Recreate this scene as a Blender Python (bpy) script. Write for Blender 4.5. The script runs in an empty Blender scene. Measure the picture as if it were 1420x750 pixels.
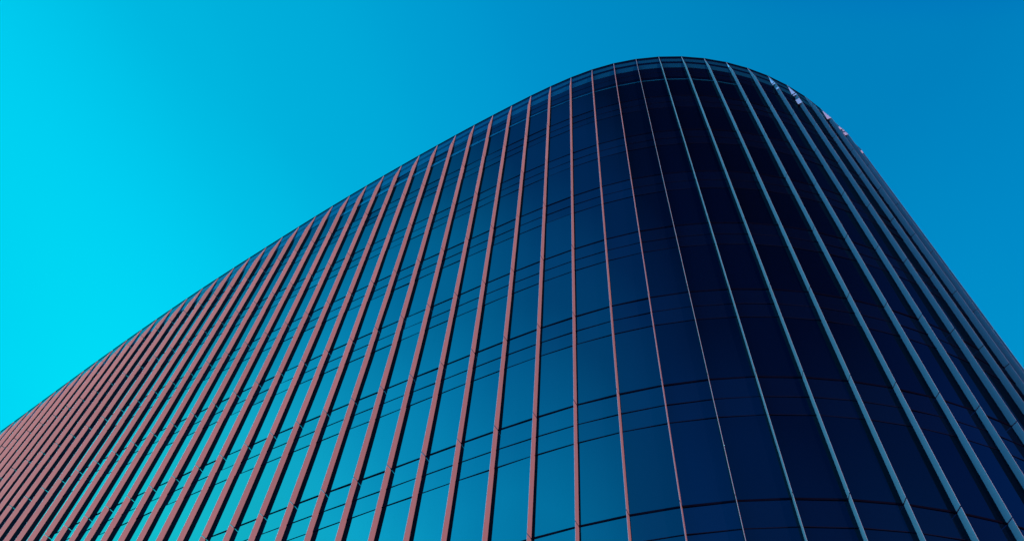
import bpy, bmesh, math, random
from mathutils import Matrix, Vector

random.seed(11)
scene = bpy.context.scene
COL = scene.collection

# ------------------------------------------------------------------ geometry of the tower
SC = 4.2 / 5.1243                      # one storey is 4.2 m
EYE = 1.6
BAY = 1.5 * SC
STOREY = 4.2
Z_A = 20.7932 * SC + EYE               # floor line used as level 0
FIRST, LAST = -4, 50                   # fins along the curved front
TURN_K = [-2, 6, 12, 18, 23, 27, 31, 34, 37, 40, 43, 46, 50]
TURN_V = [-0.0052, 0.0026, 0.0060, 0.0028, 0.0039, 0.0063, -0.0011, 0.0344,
          0.0903, 0.0937, 0.0907, 0.0885, 0.0862]
ROOF_K = [-2, 6, 14, 22, 30, 36, 42, 50]
ROOF_V = [44.8985, 47.3996, 49.7341, 51.7744, 53.2977, 53.6784, 53.5813, 53.4278]


def interp(x, xs, ys):
    if x <= xs[0]:
        return ys[0] + (x - xs[0]) * (ys[1] - ys[0]) / (xs[1] - xs[0])
    if x >= xs[-1]:
        return ys[-1]
    for k in range(len(xs) - 1):
        if x <= xs[k + 1]:
            return ys[k] + (x - xs[k]) / (xs[k + 1] - xs[k]) * (ys[k + 1] - ys[k])


def smooth_roof(i):
    v = [interp(i + d, ROOF_K, ROOF_V) for d in (-1.5, -0.75, 0, 0.75, 1.5)]
    return (v[0] + 2 * v[1] + 3 * v[2] + 2 * v[3] + v[4]) / 9 * SC + EYE


P, HEAD = {}, {}
x, y = 2.6533 * SC, 18.5698 * SC
P[35] = Vector((x, y))
turn = lambda i: interp(max(i, -2), TURN_K, TURN_V)
a = -0.4928 + turn(35) / 2
for i in range(35, LAST + 1):
    HEAD[i] = a
    x += BAY * math.cos(a); y += BAY * math.sin(a)
    P[i + 1] = Vector((x, y)); a += turn(i + 1)
x, y = P[35]
a = -0.4928 - turn(35) / 2
for i in range(34, FIRST - 2, -1):
    HEAD[i] = a
    x -= BAY * math.cos(a); y -= BAY * math.sin(a)
    P[i] = Vector((x, y)); a -= turn(i)


def tangent(i):
    i = min(i, LAST - 1)
    m = (HEAD[i] + HEAD[i - 1]) / 2
    return Vector((math.cos(m), math.sin(m)))


def normal(i):
    t = tangent(i)
    return Vector((t.y, -t.x))


def bay_normal(i):
    return Vector((math.sin(HEAD[i]), -math.cos(HEAD[i])))


ROOF = {i: smooth_roof(i) for i in range(FIRST, LAST + 1)}
BAYS = range(FIRST, LAST)

# ------------------------------------------------------------------ materials


def new_mat(name):
    m = bpy.data.materials.new(name)
    m.use_nodes = True
    nt = m.node_tree
    return m, nt, nt.nodes['Principled BSDF'], nt.nodes['Material Output']


def node(nt, kind, **props):
    n = nt.nodes.new(kind)
    for k, v in props.items():
        setattr(n, k, v)
    return n


def coated_glass(name, ior, amount, tint, body, wobble=0.0):
    """dark sealed glazing: a nearly black body under a partly reflecting smooth coat"""
    m, nt, bsdf, out = new_mat(name)
    nt.nodes.remove(bsdf)
    dif = node(nt, 'ShaderNodeBsdfDiffuse'); dif.inputs['Color'].default_value = (*body, 1)
    gl = node(nt, 'ShaderNodeBsdfGlossy'); gl.inputs['Color'].default_value = (*tint, 1)
    gl.inputs['Roughness'].default_value = 0.012
    fr = node(nt, 'ShaderNodeFresnel'); fr.inputs['IOR'].default_value = ior
    mul = node(nt, 'ShaderNodeMath', operation='MULTIPLY'); mul.inputs[1].default_value = amount
    mix = node(nt, 'ShaderNodeMixShader')
    L = nt.links.new
    L(fr.outputs[0], mul.inputs[0]); L(mul.outputs[0], mix.inputs[0])
    L(dif.outputs[0], mix.inputs[1]); L(gl.outputs[0], mix.inputs[2]); L(mix.outputs[0], out.inputs[0])
    if wobble:
        tc = node(nt, 'ShaderNodeTexCoord')
        nz = node(nt, 'ShaderNodeTexNoise'); nz.inputs['Scale'].default_value = 0.9
        nz.inputs['Detail'].default_value = 1.0
        bp = node(nt, 'ShaderNodeBump'); bp.inputs['Strength'].default_value = wobble
        bp.inputs['Distance'].default_value = 0.02
        L(tc.outputs['Object'], nz.inputs['Vector']); L(nz.outputs['Fac'], bp.inputs['Height'])
        L(bp.outputs[0], gl.inputs['Normal'])
    return m


GLASS_IOR, GLASS_K = 2.0, 0.081
glass_m = coated_glass('coated_window_glass', GLASS_IOR, GLASS_K, (0.12, 0.97, 1.0), (0.0002, 0.0004, 0.0016), 0.03)
spandrel_m = coated_glass('coated_spandrel_glass', GLASS_IOR, GLASS_K * 0.97, (0.12, 0.97, 1.0), (0.0004, 0.0007, 0.0024), 0.03)
parapet_m = coated_glass('parapet_glass', GLASS_IOR, GLASS_K, (0.12, 0.97, 1.0), (0.0010, 0.010, 0.017))
streak_m = coated_glass('light_streak_glass', GLASS_IOR, GLASS_K * 1.25, (0.12, 0.97, 1.0), (0.0014, 0.013, 0.020))  # paler body colour standing in for a streak of light in the glass


def metal(name, base, rough, metallic, vary=0.12, scale=3.0):
    m, nt, bsdf, out = new_mat(name)
    L = nt.links.new
    tc = node(nt, 'ShaderNodeTexCoord')
    mp = node(nt, 'ShaderNodeMapping'); mp.inputs['Scale'].default_value = (scale, scale, scale * 0.12)
    nz = node(nt, 'ShaderNodeTexNoise'); nz.inputs['Scale'].default_value = 2.2; nz.inputs['Detail'].default_value = 5
    mr = node(nt, 'ShaderNodeMapRange')
    mr.inputs['To Min'].default_value = 1 - vary; mr.inputs['To Max'].default_value = 1 + vary
    mx = node(nt, 'ShaderNodeMix', data_type='RGBA', blend_type='MULTIPLY')
    mx.inputs['Factor'].default_value = 1.0
    mx.inputs[6].default_value = (*base, 1)
    L(tc.outputs['Object'], mp.inputs[0]); L(mp.outputs[0], nz.inputs['Vector'])
    L(nz.outputs['Fac'], mr.inputs['Value']); L(mr.outputs[0], mx.inputs[7])
    ge = node(nt, 'ShaderNodeNewGeometry')
    sr = node(nt, 'ShaderNodeMapRange')
    sr.inputs['To Min'].default_value = 1 - vary * 0.8; sr.inputs['To Max'].default_value = 1 + vary * 0.6
    m2 = node(nt, 'ShaderNodeMix', data_type='RGBA', blend_type='MULTIPLY'); m2.inputs['Factor'].default_value = 1.0
    L(ge.outputs['Random Per Island'], sr.inputs['Value'])
    L(mx.outputs[2], m2.inputs[6]); L(sr.outputs[0], m2.inputs[7])
    L(m2.outputs[2], bsdf.inputs['Base Color'])
    bsdf.inputs['Roughness'].default_value = rough
    bsdf.inputs['Metallic'].default_value = metallic
    bsdf.inputs['Specular IOR Level'].default_value = 0.1
    return m


fin_m = metal('rose_anodised_aluminium', (0.122, 0.0480, 0.0495), 0.5, 0.0, 0.10)
glint_m = metal('glint_pale_rose', (0.27, 0.125, 0.125), 0.5, 0.0, 0.08)  # pale colour of the wedges added as sun glints
rail_m = metal('dark_gasket_metal', (0.0016, 0.0008, 0.0020), 0.9, 0.0, 0.2)
rail_m.node_tree.nodes['Principled BSDF'].inputs['Specular IOR Level'].default_value = 0.0
slim_m = metal('plum_gasket_metal', (0.0030, 0.0018, 0.0040), 0.9, 0.0, 0.2)
slim_m.node_tree.nodes['Principled BSDF'].inputs['Specular IOR Level'].default_value = 0.0
streak_metal_m = metal('grey_blue_streak_metal', (0.002, 0.02, 0.045), 0.8, 0.0, 0.1)
roof_m = metal('roof_membrane', (0.22, 0.22, 0.21), 0.9, 0.0, 0.2)
wall_m = metal('dark_rear_cladding', (0.10, 0.09, 0.09), 0.7, 0.0, 0.2)

gm, gnt, gb, gout = new_mat('plaza_paving')
gtc = node(gnt, 'ShaderNodeTexCoord')
br = node(gnt, 'ShaderNodeTexBrick'); br.inputs['Scale'].default_value = 1.0
br.inputs['Color1'].default_value = (0.17, 0.165, 0.16, 1); br.inputs['Color2'].default_value = (0.21, 0.205, 0.195, 1)
br.inputs['Mortar'].default_value = (0.07, 0.07, 0.07, 1); br.inputs['Mortar Size'].default_value = 0.012
gn = node(gnt, 'ShaderNodeTexNoise'); gn.inputs['Scale'].default_value = 0.3
gx = node(gnt, 'ShaderNodeMix', data_type='RGBA', blend_type='MULTIPLY'); gx.inputs['Factor'].default_value = 0.5
gnt.links.new(gtc.outputs['Object'], br.inputs['Vector']); gnt.links.new(gtc.outputs['Object'], gn.inputs['Vector'])
gnt.links.new(br.outputs['Color'], gx.inputs[6]); gnt.links.new(gn.outputs['Fac'], gx.inputs[7])
gnt.links.new(gx.outputs[2], gb.inputs['Base Color']); gb.inputs['Roughness'].default_value = 0.85

# ------------------------------------------------------------------ object helpers


def build(name, bm, mat, parent=None, label=None, kind=None, recalc=True):
    if recalc:
        bmesh.ops.recalc_face_normals(bm, faces=bm.faces)
    me = bpy.data.meshes.new(name)
    bm.to_mesh(me); bm.free()
    me.materials.append(mat)
    o = bpy.data.objects.new(name, me)
    COL.objects.link(o)
    if parent:
        o.parent = parent
        o.matrix_parent_inverse = Matrix.Translation(parent.location).inverted()
    if label:
        o['label'] = label
    if kind:
        o['kind'] = kind
    return o


def prism(bm, outline, offset):
    """closed solid from a 3D outline and an extrusion vector"""
    v0 = [bm.verts.new(p) for p in outline]
    v1 = [bm.verts.new(Vector(p) + offset) for p in outline]
    n = len(outline)
    bm.faces.new(v0); bm.faces.new(v1[::-1])
    for k in range(n):
        bm.faces.new((v0[k], v1[k], v1[(k + 1) % n], v0[(k + 1) % n]))


def at(i, z, out=0.0):
    """point on the glass line of fin i, moved outwards"""
    q = P[i] + normal(i) * out
    return Vector((q.x, q.y, z))


def band(bm, lo, hi, out0, out1, bays=BAYS):
    """facetted strip round the front between heights lo(i) and hi(i), from depth out0 to out1"""
    idx = list(bays) + [bays[-1] + 1]
    ring = []
    for i in idx:
        ring.append([bm.verts.new(at(i, lo(i), out0)), bm.verts.new(at(i, lo(i), out1)),
                     bm.verts.new(at(i, hi(i), out1)), bm.verts.new(at(i, hi(i), out0))])
    for A, B in zip(ring, ring[1:]):
        for k in range(4):
            bm.faces.new((A[k], A[(k + 1) % 4], B[(k + 1) % 4], B[k]))
    bm.faces.new(ring[0]); bm.faces.new(ring[-1][::-1])


def level(k):
    return Z_A + k * STOREY


COPE, B1, B2, B3, B4 = 0.09, 0.36, 0.80, 1.12, 1.82     # depths below the roof edge


def crown(i):
    return ROOF[i] - B4


# ------------------------------------------------------------------ ground
bm = bmesh.new()
bmesh.ops.create_grid(bm, x_segments=8, y_segments=8, size=900)
g = build('ground', bm, gm)
g['kind'] = 'structure'

# ------------------------------------------------------------------ the tower
tower = bpy.data.objects.new('office_tower', None)
tower.location = (P[30].x, P[30].y + 10, 0)
COL.objects.link(tower)
tower['label'] = 'dark glass office tower with a rounded corner, sloping roof edge and upright rose metal fins'
tower['category'] = 'office building'

# horizontal rails: a thick one on every floor line, two slim ones under it
S1, S2 = 0.186 * STOREY, 0.349 * STOREY
TK, TN = 0.055, 0.022
LOW = -3
rails = []
for k in range(LOW, 8):
    for dz, hgt in ((0, TK), (-S1, TN), (-S2, TN)):
        zc = level(k) + dz
        run = [i for i in BAYS if zc + hgt / 2 < min(crown(i), crown(i + 1)) - 0.05]
        if len(run) < 3:
            continue
        rails.append((zc - hgt / 2, zc + hgt / 2, run[0]))
        bm = bmesh.new()
        band(bm, lambda i: zc - hgt / 2, lambda i: zc + hgt / 2, -0.04, 0.008, run)
        build('floor_rail' if dz == 0 else 'slim_rail', bm, rail_m if dz == 0 else slim_m, tower)


def pane(bm, i, z0, z1, jitter):
    """one flat pane of bay i, clipped under the sloping crown"""
    c0, c1 = crown(i), crown(i + 1)
    if z0 > min(c0, c1) - 0.1:
        if z0 >= max(c0, c1) - 0.15:
            return False
        z0 = min(z0, 99)
    a0, a1 = min(z1, c0), min(z1, c1)
    if a0 <= z0 or a1 <= z0:
        # a corner sliver under the slope
        return False
    n = bay_normal(i)
    n3 = Vector((n.x, n.y, 0))
    q0, q1 = P[i], P[i + 1]
    t = (q1 - q0).normalized() * 0.004
    dx, dz = jitter
    pts = [Vector((q0.x + t.x, q0.y + t.y, z0)) - n3 * (dx - dz), Vector((q1.x - t.x, q1.y - t.y, z0)) - n3 * (-dx - dz),
           Vector((q1.x - t.x, q1.y - t.y, a1)) - n3 * (-dx + dz), Vector((q0.x + t.x, q0.y + t.y, a0)) - n3 * (dx + dz)]
    pts = [p - n3 * 0.004 for p in pts]
    prism(bm, pts, -n3 * 0.024)
    return True


# camera, needed to rank the panes by how large they show
F_PX = 1122.26
pitch, roll = 0.9977, 0.1026
fw = Vector((0, math.cos(pitch), math.sin(pitch)))
up0 = Vector((0, -math.sin(pitch), math.cos(pitch)))
rt = Vector((1, 0, 0)) * math.cos(roll) + up0 * math.sin(roll)
up = Vector((-1, 0, 0)) * math.sin(roll) + up0 * math.cos(roll)
CAM = Vector((0, 0, EYE))


def shown(i, z0, z1):
    """rough share of the picture a pane takes"""
    xy = []
    for j, z in ((i, z0), (i + 1, z0), (i + 1, z1), (i, z1)):
        d = at(j, z) - CAM
        dep = d.dot(fw)
        if dep < 0.1:
            return 0
        xy.append((min(max(710 + F_PX * d.dot(rt) / dep, 0), 1420), min(max(375 - F_PX * d.dot(up) / dep, 0), 750)))
    ar = abs(sum(xy[k][0] * xy[(k + 1) % 4][1] - xy[(k + 1) % 4][0] * xy[k][1] for k in range(4))) / 2
    n = bay_normal(i)
    mid = (at(i, z0) + at(i + 1, z1)) / 2 - CAM
    side = abs(mid.x * -n.y + mid.y * n.x)
    face = abs(mid.x * n.x + mid.y * n.y)
    hid = 0.205 * side / max(face, 0.01)          # strip hidden behind the next fin
    return ar * max(0.02, 1 - hid / BAY)


win, span = [], []
for i in BAYS:
    for k in range(LOW, 8):
        z0, z1 = level(k - 1) + TK / 2, level(k) - S2 - TN / 2
        win.append((shown(i, z0, min(z1, max(z0 + .01, crown(i)))), i, [(z0, z1)]))
        lites = [(level(k) - S2 + TN / 2, level(k) - S1 - TN / 2), (level(k) - S1 + TN / 2, level(k) - TK / 2)]
        span.append((shown(i, lites[0][0], min(lites[1][1], max(lites[0][0] + .01, crown(i)))), i, lites))


def glaze(items, name, mat, rest_label):
    items.sort(key=lambda t: -t[0])
    rest = bmesh.new()
    made = 0
    for ar, i, zs in items:
        jit = (random.gauss(0, 0.0035), random.gauss(0, 0.0035))
        if made < 100:
            bm = bmesh.new()
            ok = [pane(bm, i, a0, b0, jit) for a0, b0 in zs]
            if any(ok):
                build(name, bm, mat, tower); made += 1
            else:
                bm.free()
        else:
            for a0, b0 in zs:
                pane(rest, i, a0, b0, jit)
    build(name, rest, mat, tower, rest_label, 'stuff')


glaze(win, 'window', glass_m, 'the smaller and farther windows between the fins')
glaze(span, 'spandrel_panel', spandrel_m, 'the smaller and farther spandrel panels between the fins')

# crown of the facade: coping, two pale glass bands, dark rails, a streak of light built as a paler glass strip
bm = bmesh.new(); band(bm, lambda i: ROOF[i] - COPE, lambda i: ROOF[i], -0.35, 0.012); build('coping', bm, rail_m, tower)
bm = bmesh.new(); band(bm, lambda i: ROOF[i] - B2, lambda i: ROOF[i] - B1, -0.03, -0.002); build('parapet_band', bm, parapet_m, tower)
bm = bmesh.new(); band(bm, lambda i: ROOF[i] - B4 + 0.03, lambda i: ROOF[i] - B3, -0.03, -0.002); build('parapet_band', bm, parapet_m, tower)
bm = bmesh.new(); band(bm, lambda i: ROOF[i] - B1, lambda i: ROOF[i] - COPE, -0.03, -0.003); build('parapet_panel', bm, spandrel_m, tower)
bm = bmesh.new(); band(bm, lambda i: ROOF[i] - B3, lambda i: ROOF[i] - B2, -0.03, -0.003); build('parapet_panel', bm, spandrel_m, tower)
bm = bmesh.new(); band(bm, lambda i: ROOF[i] - B4, lambda i: ROOF[i] - B4 + 0.03, -0.04, 0.003); build('parapet_rail', bm, rail_m, tower)


def streak_z(i):
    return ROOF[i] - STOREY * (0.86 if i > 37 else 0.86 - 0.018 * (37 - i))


def streak_h(i):
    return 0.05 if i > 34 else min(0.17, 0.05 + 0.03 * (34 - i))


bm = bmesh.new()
band(bm, lambda i: streak_z(i) - streak_h(i), lambda i: streak_z(i) + streak_h(i), -0.02, 0.012, range(23, 42))
build('light_streak', bm, streak_m, tower)

# vertical fins, one jointed blade per fin line
DEPTH, THICK, TIP, GAP, RAKE = 0.205, 0.020, 0.009, 0.036, 1.9
LEAN_K, LEAN_V = [0, 35, 36, 37, 38, 39, 50], [2.5, 2.6, 2.4, 3.6, 7.3, 7.4, 7.5]   # the blades lean a little off the square, degrees


def blade(i):
    """thickness and depth directions of the blade on fin line i"""
    n = normal(i)
    lean = math.radians(interp(max(i, 0), LEAN_K, LEAN_V))
    c, s_ = math.cos(lean), math.sin(lean)
    d = Vector((n.x * c + n.y * s_, -n.x * s_ + n.y * c, 0))
    return Vector((-d.y, d.x, 0)), d


LEVELS = [level(k) for k in range(-4, 8)]


def fin_mesh(i):
    bm = bmesh.new()
    t3, n3 = blade(i)
    top = ROOF[i] + 0.02
    cuts = [z for z in LEVELS if z < top - 0.6]
    edges = [0.0] + cuts + [top]
    base = Vector((P[i].x, P[i].y, 0))
    for k, (z0, z1) in enumerate(zip(edges, edges[1:])):
        lo = z0 + (GAP / 2 if k else 0)
        hi = z1 - (GAP / 2 if z1 != top else 0)

        def depth(z):
            return DEPTH * min(1.0, max(0.02, (top - z) / RAKE))
        prof = [(-0.03, lo), (depth(lo), lo)]
        if lo < top - RAKE < hi:
            prof.append((DEPTH, top - RAKE))
        prof += [(depth(hi), hi), (-0.03, hi)]
        wob = random.gauss(0, 0.0012)
        left, right = [], []
        for d, z in prof:
            hw = THICK / 2 + (TIP - THICK) / 2 * max(d, 0) / DEPTH
            mid = base + n3 * d + t3 * wob + Vector((0, 0, z))
            left.append(bm.verts.new(mid - t3 * hw)); right.append(bm.verts.new(mid + t3 * hw))
        bm.faces.new(left); bm.faces.new(right[::-1])
        m_ = len(prof)
        for q in range(m_):
            bm.faces.new((left[q], right[q], right[(q + 1) % m_], left[(q + 1) % m_]))
    bmesh.ops.recalc_face_normals(bm, faces=bm.faces)
    sel = [e for e in bm.edges if abs((e.verts[0].co - e.verts[1].co).z) > 1.0]
    bmesh.ops.bevel(bm, geom=sel, offset=0.002, segments=1, affect='EDGES')
    return bm


fins = {}
for i in range(FIRST, LAST + 1):
    fins[i] = build('fin', fin_mesh(i), fin_m, tower)

def frame_y(p):
    d = p - CAM
    return 375 - F_PX * d.dot(up) / d.dot(fw)


t3, n3 = blade(LAST)
for y_px, dep in ((479, 0.10), (520, 0.14), (438, 0.12)):
    lo, hi = 5.0, 60.0
    for _ in range(40):
        mid = (lo + hi) / 2
        q = Vector((P[LAST].x, P[LAST].y, mid)) + n3 * dep
        lo, hi = (mid, hi) if frame_y(q) > y_px else (lo, mid)
    bm = bmesh.new()
    bmesh.ops.create_cone(bm, cap_ends=True, segments=12, radius1=0.045, radius2=0.038, depth=0.05,
                          matrix=Matrix.Translation(q - t3 * 0.03) @ t3.to_track_quat('Z', 'Y').to_matrix().to_4x4())
    build('bolt', bm, rail_m, fins[LAST])

# pale wedges added as sun glints near a few fin tops, turning side
def glint_wedge(i, drop, tall, inner, proud=0.10):
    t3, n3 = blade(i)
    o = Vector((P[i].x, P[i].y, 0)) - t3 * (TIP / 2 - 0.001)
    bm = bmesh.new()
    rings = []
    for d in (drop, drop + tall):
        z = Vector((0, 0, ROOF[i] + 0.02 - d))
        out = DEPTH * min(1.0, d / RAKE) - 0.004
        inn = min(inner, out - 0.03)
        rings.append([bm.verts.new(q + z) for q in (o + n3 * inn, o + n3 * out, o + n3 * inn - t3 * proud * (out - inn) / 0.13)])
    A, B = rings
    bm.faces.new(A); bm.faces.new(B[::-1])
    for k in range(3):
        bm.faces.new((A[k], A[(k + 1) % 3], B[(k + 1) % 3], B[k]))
    build('glint_wedge', bm, glint_m, fins[i], 'pale pink sun glint near the fin top, built as an added wedge')


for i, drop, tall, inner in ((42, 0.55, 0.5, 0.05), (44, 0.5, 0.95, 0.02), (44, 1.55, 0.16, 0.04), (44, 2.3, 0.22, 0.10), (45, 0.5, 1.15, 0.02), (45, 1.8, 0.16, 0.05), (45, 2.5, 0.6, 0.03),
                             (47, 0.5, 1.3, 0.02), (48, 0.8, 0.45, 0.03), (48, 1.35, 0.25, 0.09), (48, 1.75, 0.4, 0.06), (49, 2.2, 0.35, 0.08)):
    glint_wedge(i, drop, tall, inner)

# roof, rear walls and the closed base below the glazed storeys
bm = bmesh.new()
zlow = level(LOW - 1) - 0.04
band(bm, lambda i: 0.0, lambda i: zlow, -0.1, 0.0)
build('base_wall', bm, glass_m, tower)

deep = Vector((0.45, 0.9)).normalized() * 34
front = [P[i] - normal(i) * 0.45 for i in range(FIRST, LAST + 1)]
rear0, rear1 = P[FIRST] + deep, P[LAST] + Vector((-12, 26))
bm = bmesh.new()
tops = [min(ROOF[i] for i in (j,)) - 1.6 for j in range(FIRST, LAST + 1)]
ring = [Vector((q.x, q.y, z)) for q, z in zip(front, tops)] + [Vector((rear1.x, rear1.y, tops[-1])), Vector((rear0.x, rear0.y, tops[0]))]
cen = Vector((sum(p.x for p in ring) / len(ring), sum(p.y for p in ring) / len(ring), sum(tops) / len(tops)))
cv = bm.verts.new(cen)
vs = [bm.verts.new(p) for p in ring]
for k in range(len(vs)):
    bm.faces.new((vs[k], vs[(k + 1) % len(vs)], cv))
build('roof_deck', bm, roof_m, tower)


def wall(p, q, h0, h1, name):
    d = (q - p).normalized(); n3 = Vector((d.y, -d.x, 0)) * 0.3
    bm = bmesh.new()
    prism(bm, [Vector((p.x, p.y, 0)), Vector((q.x, q.y, 0)), Vector((q.x, q.y, h1)), Vector((p.x, p.y, h0))], n3)
    build(name, bm, wall_m, tower)


wall(P[LAST] - normal(LAST) * 0.05 - tangent(LAST) * 0.3, rear1, ROOF[LAST] - 0.3, ROOF[LAST] - 0.3, 'rear_wall')
wall(rear1, rear0, ROOF[LAST] - 0.3, ROOF[FIRST] - 0.3, 'rear_wall')
wall(rear0, P[FIRST] - normal(FIRST) * 0.05, ROOF[FIRST] - 0.3, ROOF[FIRST] - 0.3, 'rear_wall')

# ------------------------------------------------------------------ camera
cam = bpy.data.cameras.new('camera')
co = bpy.data.objects.new('camera', cam); COL.objects.link(co)
cam.sensor_fit = 'HORIZONTAL'; cam.sensor_width = 36
cam.lens = F_PX / 1420 * 36
cam.clip_start = 0.1; cam.clip_end = 5000
m = Matrix((rt, up, -fw)).transposed().to_4x4(); m.translation = CAM
co.matrix_world = m
scene.camera = co

# ------------------------------------------------------------------ light
SUN_AZ, SUN_EL = math.radians(-50), math.radians(30)     # mathematical azimuth, from +x
sd = Vector((math.cos(SUN_AZ) * math.cos(SUN_EL), math.sin(SUN_AZ) * math.cos(SUN_EL), math.sin(SUN_EL)))
sun = bpy.data.lights.new('sun', 'SUN')
sun.energy = 4.3; sun.angle = math.radians(0.5); sun.color = (1.0, 0.86, 0.80)
so = bpy.data.objects.new('sun', sun); COL.objects.link(so)
so.rotation_euler = sd.to_track_quat('Z', 'Y').to_euler()

world = bpy.data.worlds.new('World'); scene.world = world
world.use_nodes = True
wn = world.node_tree
for n_ in list(wn.nodes):
    wn.nodes.remove(n_)
L = wn.links.new
wout = node(wn, 'ShaderNodeOutputWorld')
tc = node(wn, 'ShaderNodeTexCoord')
nrm = node(wn, 'ShaderNodeVectorMath', operation='NORMALIZE')
L(tc.outputs['Generated'], nrm.inputs[0])


def direction(az, el):
    az, el = math.radians(az), math.radians(el)
    return Vector((math.cos(az) * math.cos(el), math.sin(az) * math.cos(el), math.sin(el)))


def angle_to(vec):
    """angle in degrees between the view direction and vec"""
    d = node(wn, 'ShaderNodeVectorMath', operation='DOT_PRODUCT')
    d.inputs[1].default_value = vec
    L(nrm.outputs[0], d.inputs[0])
    ac = node(wn, 'ShaderNodeMath', operation='ARCCOSINE'); L(d.outputs['Value'], ac.inputs[0])
    dg = node(wn, 'ShaderNodeMath', operation='MULTIPLY'); dg.inputs[1].default_value = 180 / math.pi
    L(ac.outputs[0], dg.inputs[0])
    return dg.outputs[0]


def curve(sock, pts, peak=1.0, interp='B_SPLINE'):
    """colour along an angle: pts = [(degrees, (r, g, b))], scaled by peak"""
    mr = node(wn, 'ShaderNodeMath', operation='DIVIDE'); mr.inputs[1].default_value = 180
    L(sock, mr.inputs[0])
    cr = node(wn, 'ShaderNodeValToRGB'); cr.color_ramp.interpolation = interp
    el = cr.color_ramp.elements
    while len(el) < len(pts):
        el.new(0.5)
    for e, (d, c) in zip(el, pts):
        e.position = d / 180; e.color = (*[v / peak for v in c], 1)
    L(mr.outputs[0], cr.inputs[0])
    if peak == 1.0:
        return cr.outputs[0]
    sc = node(wn, 'ShaderNodeVectorMath', operation='SCALE'); sc.inputs['Scale'].default_value = peak
    L(cr.outputs[0], sc.inputs[0])
    return sc.outputs[0]


def vec(op, p, q):
    n = node(wn, 'ShaderNodeVectorMath', operation=op)
    L(p, n.inputs[0]); L(q, n.inputs[1])
    return n.outputs[0]


def scaled(p, f):
    n = node(wn, 'ShaderNodeVectorMath', operation='SCALE')
    n.inputs['Scale'].default_value = f
    L(p, n.inputs[0])
    return n.outputs[0]


base_c = curve(angle_to(direction(150, 15)), [
    (0, (0, 0.48, 0.75)), (28, (0, 0.48, 0.747)), (33, (0, 0.52, 0.77)), (38, (0, 0.52, 0.785)), (43, (0, 0.485, 0.755)),
    (48.5, (0, 0.445, 0.725)), (57, (0, 0.385, 0.69)), (65.6, (0, 0.305, 0.63)), (79, (0, 0.24, 0.54)), (93, (0, 0.21, 0.505)), (180, (0, 0.2, 0.49))], 1.0, 'CARDINAL')
lift = curve(angle_to(Vector((0, 0, 1))), [
    (0, (1, 0.9, 0.9)), (15, (1, 0.95, 0.95)), (30, (1, 1, 1)), (40, (1, 1.19, 1.12)), (51, (1, 1.4, 1.2)), (90, (1, 1.5, 1.25)), (180, (1, 0.5, 0.5))], 2.0, 'LINEAR')
dark = curve(angle_to(direction(300, 60)), [  # sky dimmed out of view so the turning side reflects dark
    (0, (0, 0.05, 0.20)), (12, (0, 0.10, 0.36)), (20, (0, 0.36, 0.8)), (28, (0, 0.55, 0.95)), (34, (0, 0.75, 1.0)), (39, (1, 1, 1)), (180, (1, 1, 1))], 1.0, 'LINEAR')
glow_w = curve(angle_to(direction(210, 30)), [  # this and the next glows: added out of view to brighten glass and fins
    (0, (0.123, 6.4, 13.2)), (12, (0.119, 6.2, 13.0)), (16, (0.0885, 4.6, 10.4)), (20, (0.0599, 3.1, 7.8)), (25, (0.0299, 1.55, 4.6)), (29, (0.0222, 1.15, 3.7)),
    (34, (0.00847, 0.44, 1.8)), (38, (0.00577, 0.30, 1.3)), (43, (0.000385, 0.02, 0.08)), (46, (0, 0, 0)), (180, (0, 0, 0))], 16.0, 'LINEAR')
glow_n = curve(angle_to(direction(178, 25)), [
    (0, (1.33, 12.0, 11.5)), (10, (1.33, 12.0, 11.5)), (17, (0.935, 8.5, 9.5)), (22, (0.44, 4.0, 5.0)), (27, (0.154, 1.4, 2.0)),
    (30, (0.055, 0.5, 0.7)), (32, (0, 0.01, 0.015)), (33, (0, 0, 0)), (180, (0, 0, 0))], 16.0, 'LINEAR')
glow_r = curve(angle_to(direction(265, 35)), [
    (0, (0, 0.30, 1.4)), (10, (0, 0.24, 1.25)), (18, (0, 0.05, 0.3)), (26, (0, 0.02, 0.15)), (32, (0, 0, 0)), (180, (0, 0, 0))], 2.0, 'LINEAR')
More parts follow.
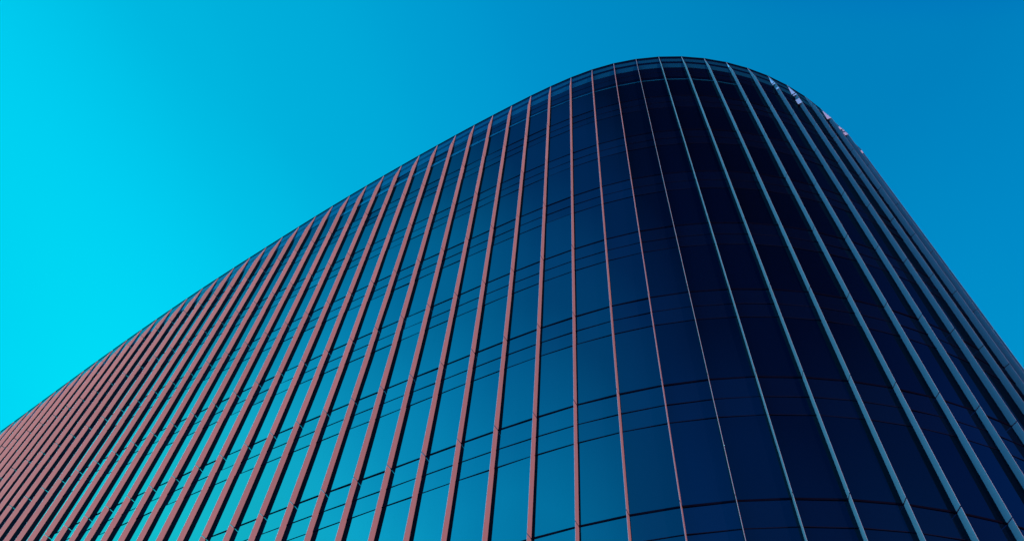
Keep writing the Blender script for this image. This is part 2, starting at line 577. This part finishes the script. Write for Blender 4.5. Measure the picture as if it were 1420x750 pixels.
glow_s = curve(angle_to(direction(305, 22)), [
    (0, (0, 0.25, 1.2)), (15, (0, 0.22, 1.05)), (20, (0, 0.12, 0.65)), (29, (0, 0.015, 0.12)), (38, (0, 0, 0)), (180, (0, 0, 0))], 2.0, 'LINEAR')
glow_e = curve(angle_to(direction(345, 30)), [
    (0, (0, 0.2, 1.5)), (8, (0, 0.18, 1.3)), (16, (0, 0.06, 0.55)), (24, (0, 0.015, 0.15)), (31, (0, 0, 0)), (180, (0, 0, 0))], 2.0, 'LINEAR')
glow_u = curve(angle_to(direction(188, 52)), [
    (0, (0, 2.0, 3.3)), (6, (0, 1.7, 2.8)), (10, (0, 0.7, 1.2)), (15, (0, 0, 0)), (180, (0, 0, 0))], 4.0, 'LINEAR')
sky_sum = vec('ADD', vec('ADD', scaled(vec('MULTIPLY', vec('MULTIPLY', base_c, lift), dark), 2 ** -1.3), glow_w), vec('ADD', glow_u, vec('ADD', vec('ADD', glow_n, glow_r), vec('ADD', glow_s, glow_e))))

sky = node(wn, 'ShaderNodeTexSky', sky_type='NISHITA', sun_disc=False)
sky.sun_elevation = SUN_EL
sky.sun_rotation = math.pi / 2 - SUN_AZ
tint = node(wn, 'ShaderNodeVectorMath', operation='MULTIPLY'); tint.inputs[1].default_value = (0.0, 0.01, 0.012)
L(sky.outputs[0], tint.inputs[0])
b1 = node(wn, 'ShaderNodeBackground'); b1.inputs['Strength'].default_value = 0.1
b2 = node(wn, 'ShaderNodeBackground'); b2.inputs['Strength'].default_value = 1.0
add = node(wn, 'ShaderNodeAddShader')
L(tint.outputs[0], b1.inputs[0]); L(sky_sum, b2.inputs[0])
L(b1.outputs[0], add.inputs[0]); L(b2.outputs[0], add.inputs[1]); L(add.outputs[0], wout.inputs[0])

# ------------------------------------------------------------------ view
scene.view_settings.view_transform = 'Standard'
scene.view_settings.look = 'None'
scene.view_settings.exposure = 1.3
scene.view_settings.gamma = 1.0
scene.cycles.max_bounces = 8
scene.cycles.caustics_reflective = False
